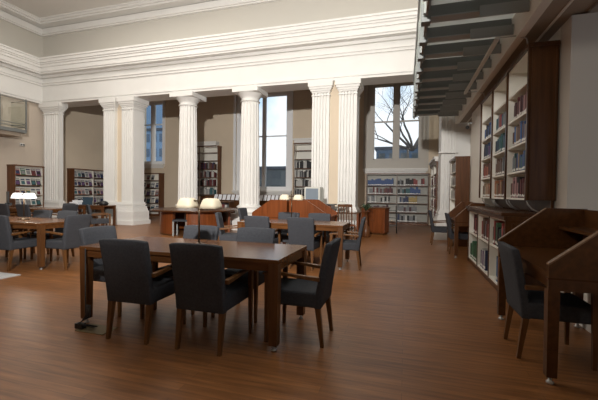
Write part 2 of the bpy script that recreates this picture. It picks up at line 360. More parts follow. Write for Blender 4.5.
def bookcase(name, label, loc, rz, W, D, zb, H, bays, shelves, frame, inner, top=None, group=None, side=.04, plinth=.08, sm=None):
    """front faces local -y; origin centre of footprint; shelves = list of z tops of boards"""
    c = thing(name, label, 'bookcase', loc, rz, group)
    x0, x1, y0, y1 = -W/2, W/2, -D/2, D/2
    bx('side_panel', frame, (x0, x0+side, y0, y1, zb, H), c, .004); bx('side_panel', frame, (x1-side, x1, y0, y1, zb, H), c, .004)
    bx('back_panel', inner, (x0+side, x1-side, y1-.02, y1, zb, H), c)
    bx('crown', frame, (x0-.015, x1+.015, y0-.02, y1, H-.05, H), c, .004)
    bx('top_panel', inner, (x0+side, x1-side, y0+.01, y1-.02, H-.07, H-.05), c)
    if plinth: bx('plinth', frame, (x0+side, x1-side, y0+.01, y1-.02, zb, zb+plinth), c)
    bw = (W-2*side)/bays; rng = []
    for i in range(bays):
        a = x0+side+bw*i; b = a+bw
        if i: bx('divider', frame, (a-.012, a+.012, y0, y1-.02, zb+plinth, H-.05), c)
        a2 = a+(.012 if i else 0); b2 = b-(.012 if i < bays-1 else 0); rng.append((a2, b2))
        bx('lining', inner, (a2, a2+.012, y0+.012, y1-.02, zb+plinth, H-.05), c); bx('lining', inner, (b2-.012, b2, y0+.012, y1-.02, zb+plinth, H-.05), c)
        for z in shelves: bx('shelf', sm or inner, (a2+.012, b2-.012, y0+.010, y1-.02, z-.025, z), c)
    M = Matrix.Translation(loc) @ Matrix.Rotation(rz, 4, 'Z')
    return c, M, rng, y0

# --- tall wall bookcase, right wall (y 4.98..7.88); front x=1.43
SH = [1.27, 1.63, 2.0, 2.37, 2.74]
c, M, rng, y0 = bookcase('wall_bookcase', 'tall dark mahogany bookcase on brackets above the low bookcase, right wall', (1.585, 6.43, 0), -PI/2, 2.9, .31, 1.245, 3.17, 3, SH, DARKW, SHELFW, plinth=0)
# local +x is towards the camera
MB().box(1.452, 1.462, -.12, .12, 1.3, 3.08).box(1.462, 1.468, -.135, -.12, 1.26, 3.1).box(1.462, 1.468, .12, .135, 1.26, 3.1).build('end_moulding', DARKW, c)
for a, b in rng:
    for xx in (a+.06, b-.06):
        MB().tube([(xx, -.12, 1.243), (xx, -.11, 1.19), (xx, -.06, 1.13), (xx, .02, 1.092)], .010).build('bracket', STEEL, c)
for xx in (-1.43, -.47, .47, 1.43): bx('front_post', DARKW, (xx-.022, xx+.022, -.168, -.150, 1.245, 3.12), c)
bx('back_rail', DARKW, (-1.41, 1.41, .12, .15, 1.09, 1.245), c)
BAYN = ['left bay', 'middle bay', 'right bay']
pal = [[['tan', 'cream', 'orange', 'brown'], ['orange', 'red', 'dark red', 'brown'], ['dark blue', 'purple', 'black'], ['dark blue', 'black', 'blue'], ['black', 'dark blue']],
       [['brown', 'orange', 'tan', 'maroon'], ['black', 'grey', 'brown', 'white'], ['teal', 'dark blue', 'teal', 'dark green'], ['teal', 'red', 'blue', 'grey'], ['grey', 'teal']],
       [['maroon', 'brown', 'dark red', 'pink', 'black'], ['teal', 'blue', 'dark blue', 'tan', 'grey'], ['brown', 'tan', 'blue', 'bright blue'], ['maroon', 'dark red', 'maroon', 'pink'], ['black']]]
HT = [.33, .34, .34, .34, .3]
for bi, (a, b) in enumerate(rng):
    for si in range(4):
        x0f = a+.02+(.17 if bi == 2 else .10)*(.5+.5*R.random())
        p = pal[bi][si]
        fill(M, x0f, b-.02, y0, SH[si], HT[si]*R.uniform(.82, .95), p, '%s shelf from bottom, %s, tall wall bookcase' % (ORD[si], BAYN[bi]), 'books on the tall wall bookcase', wr=(.035, .06), full=R.uniform(.93, 1))

# --- low bookcase below
SHL = [.10, .59]
lc, M, rng, y0 = bookcase('low_bookcase', 'low mahogany bookcase with cream shelves under the tall wall bookcase', (1.475, 6.32, 0), -PI/2, 2.7, .54, 0, 1.04, 3, SHL, DARKW, SHELFW, plinth=.075)
bx('worktop', DARKX, (-1.40, 1.36, -.32, .27, 1.04, 1.085), lc, .006)
MB().box(1.351, 1.358, -.2, .2, .15, .95).build('end_moulding', DARKW, lc)
lp = [[['yellow', 'green', 'dark green', 'green'], ['dark red', 'red', 'maroon']], [['purple', 'dark blue', 'white', 'purple'], ['dark blue', 'grey', 'red', 'dark red', 'brown']], [['bright blue', 'blue', 'teal'], ['black', 'dark green', 'red', 'teal', 'green', 'black']]]
for bi, (a, b) in enumerate(rng):
    for si in range(2):
        lo = [[.05, .35], [.15, .22], [.35, .12]][bi][si]
        fill(M, a+lo*(b-a), b-.03, y0, SHL[si], .36, lp[bi][si], '%s shelf, %s, low bookcase' % (['lower', 'upper'][si], BAYN[bi]), 'books in the low bookcase', wr=(.035, .06), full=[[.95, .9], [.62, .9], [.75, .85]][bi][si])

# --- narrow bookcase far right with dark end panel
SHN = [.5, .85, 1.2, 1.55, 1.9]
nc, M, rng, y0 = bookcase('narrow_bookcase', 'narrow brown bookcase with plain end panel beside the far right pilaster', (1.365, 10.27, 0), -PI/2, 1.24, .33, 0, 2.27, 1, SHN, RUST, SHELFW)
for si in range(2, 5): fill(M, -.5, .56, y0, SHN[si], .28, ['white', 'cream', 'grey', 'brown'], '%s shelf from bottom, narrow bookcase beside far pilaster' % ORD[si], 'books in the narrow bookcase', far=True, wr=(.04, .07), full=.8)

# --- aisle side bookcase (red books), faces -x beyond the colonnade
SHA = [.45, .85, 1.25, 1.65, 2.02]
ac, M, rng, y0 = bookcase('aisle_bookcase', 'shadowed bookcase of red books in the aisle beyond the far right pilaster', (1.12, 13.8, 0), -PI/2, 2.6, .32, 0, 2.4, 2, SHA, CASEW, SHELFW)
MB().box(-1.35, 1.35, -.24, .16, 2.48, 2.56).box(-1.32, 1.32, -.20, .16, 2.41, 2.48).build('cornice', WHITE, ac)
for bi, (a, b) in enumerate(rng):
    for si in range(4): fill(M, a+.02, b-.02, y0, SHA[si], .3, ['dark red', 'red', 'pink', 'maroon', 'white'], '%s shelf from bottom, %s half, aisle bookcase' % (ORD[si], ['far', 'near'][bi]), 'books in the aisle bookcase', far=True, wr=(.05, .10), full=.95)

# --- far bookcase under window with the tree
SHF = [.12, .52, .91, 1.29, 1.66, 2.05]
fc, M, rng, y0 = bookcase('window_bookcase', 'wide two-bay bookcase below the window with the bare tree', (-.36, 15.82, 0), 0, 2.6, .30, 0, 2.2, 2, SHF[:5], CASEW, mat('grey_cream_shelf', (.36, .35, .31), .5), sm=CASEW)
def two(a, b, cut, gap=0):
    def f(i, t): 
        if gap and gap[0] < t < gap[1]: return None
        return R.choice(a if t < cut else b)
    return f
FP = {(0, 4): (['blue'], .95, 1), (1, 4): (two(['black', 'black', 'white', 'grey'], ['dark red', 'white', 'red', 'maroon'], .5), .95, 1), (0, 3): (two(['white', 'dark red', 'grey', 'black'], ['dark red', 'brown', 'maroon'], .55), .93, 1),
      (1, 3): (two(['teal', 'grey', 'black'], ['blue', 'teal'], .3), .78, 1), (0, 2): (two(['white', 'grey', 'white'], ['black', 'white', 'grey', 'black'], .4, (.3, .42)), .85, 1), (1, 2): (two(['dark blue', 'white', 'grey'], ['yellow'], .35), .68, 1),
      (0, 1): (['grey', 'maroon', 'brown'], .8, 1), (1, 1): (['grey', 'maroon', 'grey'], .66, 1), (0, 0): (['grey', 'black', 'dark blue'], .5, 1), (1, 0): (['dark blue', 'black', 'grey', 'white'], .68, 1)}
for (bi, si), (pf, full, _) in FP.items():
    a, b = rng[bi]
    fill(M, a+.02, b-.02, y0, SHF[si], .335, pf, '%s shelf from bottom, %s bay, bookcase below tree window' % (ORD[si], ['left', 'right'][bi]), 'books below the tree window', wr=(.06, .095), full=full)

# --- tall cases on the back wall
def tall_case(name, lab, where, cx, W, bays):
    sh = [.6, 1.16, 1.60, 2.02, 2.44, 2.86, 3.26]
    c, M, rng, y0 = bookcase(name, lab, (cx, 15.8, 0), 0, W, .34, 0, 3.6, bays, sh, CASEW, SHELFW, sm=CASEW)
    MB().box(-W/2-.05, W/2-.12, -.19, .16, 3.74, 3.82).box(-W/2, W/2-.16, -.12, .17, 3.62, 3.74).build('valance', WHITE, c)
    bx('base_cabinet', CASEW, (-W/2+.04, W/2-.04, -.165, .14, .08, 1.10), c)
    return c, M, rng, y0, sh
c, M, rng, y0, sh = tall_case('tall_bookcase', 'tall brown bookcase seen between the two round columns', '', -10.0, 2.14, 2)
bi = 1; a, b = rng[1]
PL = [['grey', 'white', 'grey', 'teal'], ['dark red', 'black', 'white', 'dark red', 'grey'], ['black', 'dark red', 'white', 'grey'], ['brown', 'dark blue', 'grey', 'black', 'dark red']]
for q, si in enumerate((1, 2, 3, 4)):
    for bi, (a, b) in enumerate(rng):
        fill(M, a+.02, b-.02, y0, sh[si], .37, PL[q], '%s shelf up, %s bay, tall bookcase behind round columns' % (ORD[q], ['left', 'right'][bi]), 'books in the case behind the round columns', far=True, wr=(.05, .09), full=.9)
c, M, rng, y0, sh = tall_case('tall_bookcase', 'tall brown bookcase right of the tall window, half hidden by pilasters', '', -3.95, 2.1, 2)
for q, si in enumerate((1, 2, 3, 4)):
    for bi, (a, b) in enumerate(rng[:1]):
        fill(M, a+.02, b-.02, y0, sh[si], .36, ['black', 'white', 'grey', 'black', 'white'], '%s shelf up, tall bookcase right of tall window' % ORD[q], 'books in the case right of the tall window', far=True, wr=(.04, .07), full=.95)

# --- magazine racks
def mag_mesh():
    mb = MB().box(-.5, .5, -.5, .5, 0, 1).box(-.38, .38, -.53, -.5, .12, .62, 1).box(-.42, .42, -.53, -.5, .74, .92, 2)
    o = mb.build('magazine', [MC['cloth_white'], MC['cloth_black'], MC['cloth_grey']]); me = o.data; bpy.data.objects.remove(o); return me
MM = mag_mesh()
def rack(label, where, loc, rz, W, H, D, bays, per, rows, cols, frame=CASEW):
    zs = [H-.38-.40*i for i in range(rows)]
    c, M, rng, y0 = bookcase('magazine_rack', label, loc, rz, W, D, 0, H, bays, [z for z in zs], frame, SHELFW, sm=CASEW)
    for bi, (a, b) in enumerate(rng):
        for ri, z in enumerate(zs):
            MB().prism([(y0+.06, z), (y0+.07, z), (y0+.16, z+.33), (y0+.15, z+.33)], 'x', a+.015, b-.015).build('display_board', SHELFW, c)
            n = per; p = (b-a-.04)/n
            for i in range(n):
                k = cols[ri][(i+bi*n) % len(cols[ri])]
                if not k: continue
                o = bpy.data.objects.new('magazine', MM); COL.objects.link(o)
                k2 = R.choice(['white', 'black', 'dark blue', 'dark red', 'grey', 'teal', 'purple'])
                for s, kk in ((0, k), (1, k2), (2, 'white' if k != 'white' else 'dark blue')):
                    o.material_slots[s].link = 'OBJECT'; o.material_slots[s].material = MC['cloth_'+kk]
                o.matrix_world = M @ Matrix.Translation((a+.02+p*(i+.5), y0+.046, z+.002)) @ Matrix.Rotation(math.radians(-15), 4, 'X') @ Matrix.Diagonal((min(.21, p*.86), .008, .27, 1))
                bn = '' if bays == 1 else [' left bay,', ' right bay,'][bi]
                tag(o, '%s magazine, %s from left, %s row from top,%s %s' % (k, ORD[i], ORD[ri], bn, where), 'magazine', 'magazines on the '+where)
rack('brown magazine rack on the left wall, left of the corner pilaster', 'left wall rack', (-14.49, 10.33, 0), PI/2, 1.14, 2.25, .40, 1, 5, 5,
     [['red', 'green', 'white', 'dark red', 'purple'], ['black', 'white', 'white', 'black', 'dark green'], ['orange', 'tan', 'yellow', 'white', 'white'], ['white', 'white', 'grey', 'white', 'black'], ['grey', 'blue', 'white', 'red', 'white']])
rack('brown two-bay magazine rack in the aisle right of the corner pilaster', 'corner aisle rack', (-14.49, 13.35, 0), PI/2, 2.15, 2.28, .40, 2, 5, 5,
     [['white', 'grey', 'dark blue', 'white', 'purple'], ['white', 'dark red', 'black', 'white', 'dark blue'], ['white', 'orange', 'pink', 'white', 'black'], ['white', 'black', 'dark blue', 'black', 'white'], ['white', 'dark red', 'grey', 'white', 'blue']])
rack('brown magazine rack below the leftmost window', 'rack below leftmost window', (-13.10, 15.78, 0), 0, 1.5, 2.25, .40, 1, 5, 5,
     [[None, None, 'white', 'white', None], ['white', 'white', 'black', 'dark blue', 'white'], ['white', 'white', 'dark blue', 'white', 'red'], ['black', 'blue', 'dark blue', 'white', 'black'], ['white', 'blue', 'black', 'dark blue', 'white']])

# ================================================================ TABLES AND CHAIRS
def table(label, cx, cy, L=1.97, W=.87):
    t = thing('reading_table', label, 'table', (cx, cy, 0), 0, None)
    bx('tabletop', TABLEW, (-L/2, L/2, -W/2, W/2, .722, .755), t, .004)
    MB().box(-L/2+.02, L/2-.02, -W/2+.015, -W/2+.04, .655, .722).box(-L/2+.02, L/2-.02, W/2-.04, W/2-.015, .655, .722).box(-L/2+.015, -L/2+.04, -W/2+.04, W/2-.04, .655, .722).box(L/2-.04, L/2-.015, -W/2+.04, W/2-.04, .655, .722).build('apron', TABLEW, t)
    for sx in (-1, 1):
        for sy in (-1, 1):
            x = sx*(L/2-.045); y = sy*(W/2-.045)
            l = MB().taper((x-.036, x+.036, y-.036, y+.036), (x-.042, x+.042, y-.042, y+.042), .045, .722).build('leg', LEGW, t)
            MB().lathe([(.022, 0), (.024, .01), (.012, .016), (.010, .045)], x, y, 12).build('glide', STEEL, l)
    return t
table('large walnut reading table in the foreground', -2.00, 3.095, 2.06)
table('walnut reading table in the middle, in front of the carrels', -1.985, 6.34)
table('walnut reading table at left with the lit twin lamp', -6.60, 4.66)
table('walnut reading table farthest left, behind the lit twin lamp', -10.50, 7.75)

def make_chair():
    t = thing('armchair', 'x', 'chair', (0, 0, 0))
    # origin: floor between the rear legs; faces +y
    bx('seat', FABRIC, (-.225, .225, .02, .50, .33, .46), t, .025, 3)
    # curved, raked upholstered back reaching below the seat
    mb = MB(); nx, nz = 8, 8; front = []; back = []
    for j in range(nz+1):
        tt = j/nz; z = .325+tt*.565; lean = -.115*tt**1.2; wv = .222+.010*tt
        for i in range(nx+1):
            u = i/nx*2-1; curve = .018*(u*u)*tt
            ztop = z-(.012*abs(u)**4 if j == nz else 0)
            th = .065-.015*tt
            front.append((u*wv, .055+lean+curve, ztop)); back.append((u*wv, .055-th+lean+curve*.6, ztop))
    N = len(front); k = nx+1; fs = []
    for j in range(nz):
        for i in range(nx):
            a = j*k+i; fs.append((a, a+1, a+k+1, a+k)); fs.append((N+a, N+a+k, N+a+k+1, N+a+1))
        a = j*k; fs.append((a, a+k, N+a+k, N+a)); a = j*k+nx; fs.append((a, N+a, N+a+k, a+k))
    for i in range(nx): fs.append((i, N+i, N+i+1, i+1)); a = nz*k+i; fs.append((a, a+1, N+a+1, N+a))
    mb.add(front+back, fs, 0, True)
    b = mb.build('backrest', FABRIC, t)
    md = b.modifiers.new('bevel', 'BEVEL'); md.width = .012; md.segments = 2; md.limit_method = 'ANGLE'; md.angle_limit = math.radians(50)
    for s in (-1, 1):
        x = s*.195
        MB().taper((x-.014, x+.014, -.035, -.007), (x-.024, x+.024, .0, .045), 0, .34).build('leg', CHAIRW, t)          # rear leg
        x = s*.238
        MB().taper((x-.013, x+.013, .455, .483), (x-.019, x+.019, .44, .485), 0, .60).build('leg', CHAIRW, t)
        mb = MB()
        pts = [(.0, .60), (.12, .605), (.26, .615), (.40, .625), (.50, .61), (.505, .59), (.45, .598), (.26, .590), (.12, .575), (.0, .565)]
        mb.prism([(y, z) for y, z in pts], 'x', x-.020, x+.020)
        mb.build('armrest', CHAIRW, t, .004)
    return t
CH = make_chair()
first = [True]
def chair(x, y, deg, label, group=None):
    o = CH if first[0] else copy_tree(CH); first[0] = False
    o.location = (x, y, 0); o.rotation_euler = (0, 0, math.radians(deg)); tag(o, label, 'chair', group); 
    return o
G1 = 'armchairs round the foreground table'; G2 = 'armchairs round the middle table'; G3 = 'armchairs round the left table'; G4 = 'armchairs round the far left table'
chair(-2.28, 2.49, 2, 'charcoal armchair, left of the two with backs to the camera at the foreground table', G1)
chair(-1.585, 2.50, 0, 'charcoal armchair, right of the two with backs to the camera at the foreground table', G1)
chair(-.67, 3.08, 90, 'charcoal armchair seen side-on at the right end of the foreground table', G1)
chair(-3.27, 3.17, -90, 'charcoal armchair at the left end of the foreground table', G1)
chair(-2.37, 3.70, 180, 'charcoal armchair across the foreground table, left one behind the bronze lamp', G1)
chair(-1.65, 3.70, 180, 'charcoal armchair across the foreground table, right one facing the camera', G1)
chair(-2.48, 5.74, 0, 'charcoal armchair, left of the two on the near side of the middle table', G2)
chair(-1.68, 5.74, 0, 'charcoal armchair, right of the two on the near side of the middle table', G2)
chair(-.76, 6.22, 94, 'charcoal armchair at the right end of the middle table, beside the open floor', G2)
chair(-3.52, 6.32, -70, 'charcoal armchair turned towards the left end of the middle table', G2)
chair(-2.34, 6.98, 180, 'charcoal armchair, left of the two on the far side of the middle table', G2)
chair(-1.68, 6.98, 180, 'charcoal armchair, right of the two on the far side of the middle table', G2)
chair(-6.20, 4.03, 0, 'charcoal armchair at the left edge, near side of the lamp-lit left table', G3)
chair(-5.29, 4.58, 90, 'charcoal armchair at the right end of the lamp-lit left table', G3)
chair(-7.05, 5.30, 180, 'pale-lit grey armchair across the left table, left of the pair', G3)
chair(-6.40, 5.30, 180, 'pale-lit grey armchair across the left table, right of the pair', G3)
chair(-10.15, 7.20, 0, 'dark armchair right of the two on the near side of the farthest left table', G4)
chair(-10.95, 7.20, 0, 'dark armchair left of the two on the near side of the farthest left table', G4)
chair(-9.95, 8.33, 180, 'dark armchair on the far side of the farthest left table', G4)
chair(-9.20, 7.75, 90, 'dark armchair at the right end of the farthest left table', G4)
chair(-8.75, 8.05, -35, 'dark armchair standing turned in front of the laptop desk')
chair(.91, 3.39, -90, 'charcoal armchair at the near right carrel')
chair(.97, 8.55, -90, 'dark armchair at the far right carrel')
chair(.69, 9.9, -90, 'dark armchair beyond the far right carrel, in front of the narrow bookcase')
chair(-4.02, 8.42, -88, 'dark armchair at the left side of the red carrels, below the round column')
st = thing('stool', 'low grey stool with pale metal legs in front of the round desk', 'stool', (-6.30, 8.95, 0), .3)
bx('seat', FABRIC, (-.22, .22, -.2, .2, .42, .48), st, .02)
for _x in (-.19, .19):
    for _y in (-.17, .17): bx('leg', JOISTL, (_x-.02, _x+.02, _y-.02, _y+.02, 0, .42), st)

# ---------------------------------------------------------------- carrels
def carrel(name, label, loc, rz, W, D, H, zt, wd, edge, shelf=True):
    """front faces local -y"""
    t = thing(name, label, 'study carrel', loc, rz)
    x0, x1, y0, y1 = -W/2, W/2, -D/2, D/2
    bx('desktop', wd, (x0+.035, x1-.035, y0, y1-.03, zt-.03, zt), t)
    bx('apron', wd, (x0+.05, x1-.05, y0+.03, y0+.055, zt-.12, zt-.03), t)
    for s, xa in ((0, x0), (1, x1-.035)):
        pts = [(y0, zt-.12), (y1, zt-.12), (y1, H), (y0+.52*D+.02, H), (y0, zt+.05)]
        p = MB().prism(pts, 'x', xa, xa+.035).build('side_panel', wd, t)
        MB().prism([(y0-.003, zt+.05), (y0+.52*D+.02, H), (y0+.52*D+.02, H+.010), (y0-.003, zt+.062)], 'x', xa-.003, xa+.038).build('edge_strip', edge, p)
        MB().box(xa-.004, xa+.039, y0-.004, y1, zt-.045, zt-.035).build('edge_line', DARKX, p)
        bx('panel_cap', wd, (xa-.003, xa+.038, y0+.52*D+.02, y1, H, H+.008), p)
    bx('back_panel', wd, (x0+.035, x1-.035, y1-.03, y1, zt-.12, H), t)
    if shelf: bx('shelf', wd, (x0+.035, x1-.035, y1-.24, y1-.03, H-.20, H-.17), t)
    for xa in (x0+.02, x1-.02):
        for ya in (y0+.035, y1-.06):
            sx = 1 if xa < 0 else -1
            l = MB().taper((xa-.032+.014*sx, xa+.032+.014*sx, ya-.032, ya+.032), (xa-.036+.016*sx, xa+.036+.016*sx, ya-.036, ya+.036), .05, zt-.12).build('leg', wd, t)
            MB().lathe([(.024, 0), (.026, .01), (.013, .018), (.011, .05)], xa+.014*sx, ya, 12).build('glide', STEEL, l)
    return t
EDGE = mat('pale_edge', (.20, .115, .06), .4)  # paler strip along the sloping carrel edges
CARR = wood('carrel_walnut', (.058, .022, .006), (.098, .038, .012), .28, 'x')
carrel('study_carrel', 'dark walnut study carrel with sloping sides in the right foreground', (1.335, 3.49, 0), -PI/2, 1.38, .77, 1.17, .775, CARR, EDGE)
carrel('study_carrel', 'far walnut study carrel beyond the low bookcase on the right', (1.26, 8.55, 0), -PI/2, 1.36, .55, 1.13, .775, RUST, EDGE, False)
carrel('study_carrel', 'red wood study carrel facing left, below the lamp of the middle table', (-3.15, 8.55, 0), -PI/2, 1.2, .90, 1.12, .74, REDW, REDW)
carrel('study_carrel', 'red wood study carrel facing right, back to back with its neighbour', (-2.17, 8.55, 0), PI/2, 1.2, .94, 1.12, .74, REDW, REDW)

# ---------------------------------------------------------------- twin table lamps
def lamp(label, x, y, rz, shade, lit=False, h=.42):
    t = thing('twin_table_lamp', label, 'lamp', (x, y, .755), rz)
    MB().lathe([(.085, 0), (.09, .006), (.08, .014), (.03, .024), (.014, .04)], n=24).build('base', BRONZE, t)
    MB().tube([(0, 0, .02), (0, 0, h+.06)], .009).build('stem', BRONZE, t)
    MB().tube([(-.19, 0, h-.02), (-.1, 0, h+.018), (0, 0, h+.01), (.1, 0, h+.018), (.16, 0, h-.01)], .008).build('arm', BRONZE, t)
    for s in (-1, 1):
        cx = s*.135; mb = MB(); vs = []; n = 28; prof = [(1, 0), (.93, .03), (.80, .065), (.64, .092), (.45, .10)]
        for k, (r, z) in enumerate(prof):
            for i in range(n):
                a = 2*PI*i/n; q = math.copysign(abs(math.cos(a))**.6, math.cos(a)); u = math.copysign(abs(math.sin(a))**.6, math.sin(a))
                vs.append((cx+.10*r*q, .10*(r*.85+.15)*u, h-.06+z))
        fs = [(j*n+i, j*n+(i+1) % n, (j+1)*n+(i+1) % n, (j+1)*n+i) for j in range(len(prof)-1) for i in range(n)]+[tuple(range((len(prof)-1)*n, len(prof)*n))]
        mb.add(vs, fs, 0, True); o = mb.build('lamp_shade', shade, t)
        so = o.modifiers.new('thickness', 'SOLIDIFY'); so.thickness = .004
        if lit:
            l = bpy.data.lights.new('bulb', 'POINT'); l.energy = 3; l.shadow_soft_size = .03; l.color = (1, .9, .75)
            q = bpy.data.objects.new('bulb', l); COL.objects.link(q); q.parent = t; q.location = (cx, 0, h-.05)
lamp('unlit twin lamp with cream shades and bronze stem on the foreground table', -1.98, 3.1, 0, SHADE, h=.44)
lamp('small twin lamp with cream shades on the middle table', -2.06, 6.35, 0, SHADE, h=.47)
lamp('lit twin lamp with glowing white shades on the left table', -6.62, 4.68, .0, LIT, True, h=.44)

# ---------------------------------------------------------------- round desk
t = thing('round_desk', 'round red wood desk standing before the left round column', 'desk', (-6.40, 9.85, 0))
MB().lathe([(1.28, .70), (1.34, .715), (1.34, .745), (1.32, .755)], n=64).build('desktop', DARKX, t)
def arc_panel(a0, a1, r0, r1, z0, z1, n=14):
    mb = MB(); pts = [(r1*math.cos(a0+(a1-a0)*i/n), r1*math.sin(a0+(a1-a0)*i/n)) for i in range(n+1)]+[(r0*math.cos(a1-(a1-a0)*i/n), r0*math.sin(a1-(a1-a0)*i/n)) for i in range(n+1)]
    return mb.prism(pts, 'z', z0, z1)
rad = math.radians
for a0, a1 in ((205, 266), (288, 342), (20, 75), (105, 165)):
    p = arc_panel(rad(a0), rad(a1), 1.0, 1.08, 0.0, .70).build('pedestal', REDW, t)
    arc_panel(rad(a0), rad(a1), 1.08, 1.085, .0, .05).build('plinth', DARKW, p)
MB().lathe([(.35, 0), (.35, .70)], n=32).build('core', REDW, t)

# ---------------------------------------------------------------- laptop desk by the left pier
t = thing('side_desk', 'brown desk with a laptop standing before the paired left pilasters', 'desk', (-11.0, 10.15, 0))
bx('desktop', RUST, (-.85, .85, -.3, .3, .72, .755), t, .004)
MB().box(-.8, .8, -.27, -.24, .62, .72).box(-.8, .8, .24, .27, .62, .72).build('apron', RUST, t)
bx('modesty_panel', JOIST, (-.2, .78, .20, .22, .35, .62), t)
for x in (-.8, -.02, .8):
    for y in (-.26, .26): bx('leg', RUST, (x-.035, x+.035, y-.035, y+.035, 0, .72), t)
l = thing('laptop', 'open dark laptop on the desk before the left pilasters', 'laptop', (-11.25, 10.15, .755), rad(25))
bx('keyboard_base', BLACK, (-.18, .18, -.13, .13, 0, .02), l, .004)
MB().prism([(.12, .02), (.14, .02), (.20, .29), (.18, .29)], 'x', -.18, .18).build('screen', WSCREEN, l)
tag(MB().box(-.2, .2, -.14, .14, 0, .02).box(-.17, .19, -.12, .15, .02, .1).box(-.05, .22, -.1, .1, .1, .17).build('paper_stack', PAPER), 'untidy white paper stack left of the dark laptop', 'papers').location = (-11.66, 10.1, .755)
b = thing('handbag', 'small dark bag lying on the right end of the laptop desk', 'bag', (-10.42, 10.15, .755))
MB().lathe([(.10, 0), (.15, .03), (.16, .08), (.12, .14), (.05, .17)], n=16).build('body', BLACK, b); MB().tube([(-.1, 0, .1), (-.22, -.05, .06), (-.3, 0, .01)], .012).build('strap', BLACK, b)
tag(MB().tube([(-10.55, 9.9, .6), (-10.65, 9.86, .4), (-10.8, 9.86, .25), (-10.7, 9.9, .05), (-10.95, 9.86, .01)], .012).build('hanging_cable', BLACK), 'black cable hanging beneath the laptop desk', 'cable')

# ---------------------------------------------------------------- low display cases on the aisle wall
def leaflet_case(label, cx, y, W, n, lab2):
    t = thing('leaflet_stand', label, 'display stand', (cx, y, 0))
    bx('cabinet', DARKW, (-W/2, W/2, -.2, .2, 0, .92), t, .004)
    MB().prism([(-.23, .92), (.1, .92), (-.06, 1.20), (-.10, 1.20)], 'x', -W/2, W/2).build('sloping_top', DARKW, t)
    p = W/n
    for i in range(n):
        o = MB().box(-p*.38, p*.38, 0, .008, 0, .27).build('leaflet', PAPER)
        o.location = (cx-W/2+p*(i+.5), y-.235, .935); o.rotation_euler = (rad(-24), 0, 0)
        tag(o, '%s white leaflet from the left on %s' % (ORD[i], lab2), 'leaflet', 'leaflets on '+lab2)
leaflet_case('low dark stand of white leaflets left of the right round column', -7.85, 14.9, 1.55, 7, 'the stand left of the right round column')
leaflet_case('low dark stand of white leaflets below the tall window', -5.75, 14.9, 1.5, 8, 'the stand below the tall window')
t, M, rng, y0 = bookcase('low_display_case', 'low dark case of books in the aisle between the round columns', (-7.35, 12.9, 0), 0, 1.25, .35, 0, .92, 1, [.5], DARKW, mat('dark_inner', (.05, .05, .06), .6))
fill(M, -.55, .55, y0, .5, .33, two(['dark blue', 'teal', 'grey'], ['white', 'dark red', 'red', 'black'], .5), 'low dark case between the round columns', 'books in the low aisle case', far=True, wr=(.05, .1), full=.95)

tag(FARM.build('distant_books', [MC[k] for k in FMATS]), 'rows of small distant books filling the cases of the aisle', 'books', kind='stuff')
# ---------------------------------------------------------------- terminals behind the middle table
t = thing('terminal_counter', 'high wooden counter carrying the beige computer monitor', 'counter', (-2.28, 9.65, 0))
bx('countertop', BLACK, (-.42, .42, -.32, .32, .97, 1.0), t, .004); bx('body', REDW, (-.36, .36, -.26, .28, 0, .97), t)
m = thing('computer_monitor', 'boxy beige computer monitor on the high counter', 'monitor', (-2.42, 9.62, 1.0), rad(-12)); m.scale = (1.15, 1.1, 1.12)
MB().lathe([(.13, 0), (.13, .02), (.06, .04), (.06, .06)], n=20).build('stand', BEIGEP, m)
bx('bezel', BEIGEP, (-.21, .21, -.2, -.1, .05, .42), m, .012)
MB().taper((-.20, .20, -.1, .02), (-.20, .20, -.1, .02), .06, .41).add([(-.2,.02,.06),(.2,.02,.06),(.2,.02,.41),(-.2,.02,.41),(-.12,.24,.1),(.12,.24,.1),(.12,.24,.34),(-.12,.24,.34)], [(0,1,5,4),(1,2,6,5),(2,3,7,6),(3,0,4,7),(4,5,6,7)])
mb = MB().box(-.20, .20, -.1, .02, .06, .41); mb.add([(-.2,.02,.06),(.2,.02,.06),(.2,.02,.41),(-.2,.02,.41),(-.12,.24,.1),(.12,.24,.1),(.12,.24,.34),(-.12,.24,.34)], [(0,1,5,4),(1,2,6,5),(2,3,7,6),(3,0,4,7),(4,5,6,7)])
mb.build('housing', BEIGEP, m); bx('screen', SCREEN, (-.165, .165, -.206, -.198, .10, .38), m)
t = thing('printer_table', 'small wood table with a grey printer before the right pilasters', 'table', (-1.70, 10.34, 0))
bx('tabletop', TABLEW, (-.45, .45, -.3, .3, .72, .75), t, .004); bx('shelf', TABLEW, (-.4, .4, -.26, .26, .3, .32), t)
for x in (-.41, .41):
    for y in (-.26, .26): bx('leg', REDW, (x-.03, x+.03, y-.03, y+.03, 0, .72), t)
p = thing('printer', 'pale grey printer on the small wood table before the right pilasters', 'printer', (-1.82, 10.34, .75))
bx('case', BEIGEP, (-.2, .2, -.17, .17, 0, .17), p, .02); MB().prism([(.08, .17), (.1, .17), (.2, .3), (.18, .3)], 'x', -.13, .13).build('paper_tray', BEIGEP, p); bx('output_slot', BLACK, (-.15, .15, -.175, -.165, .05, .08), p)
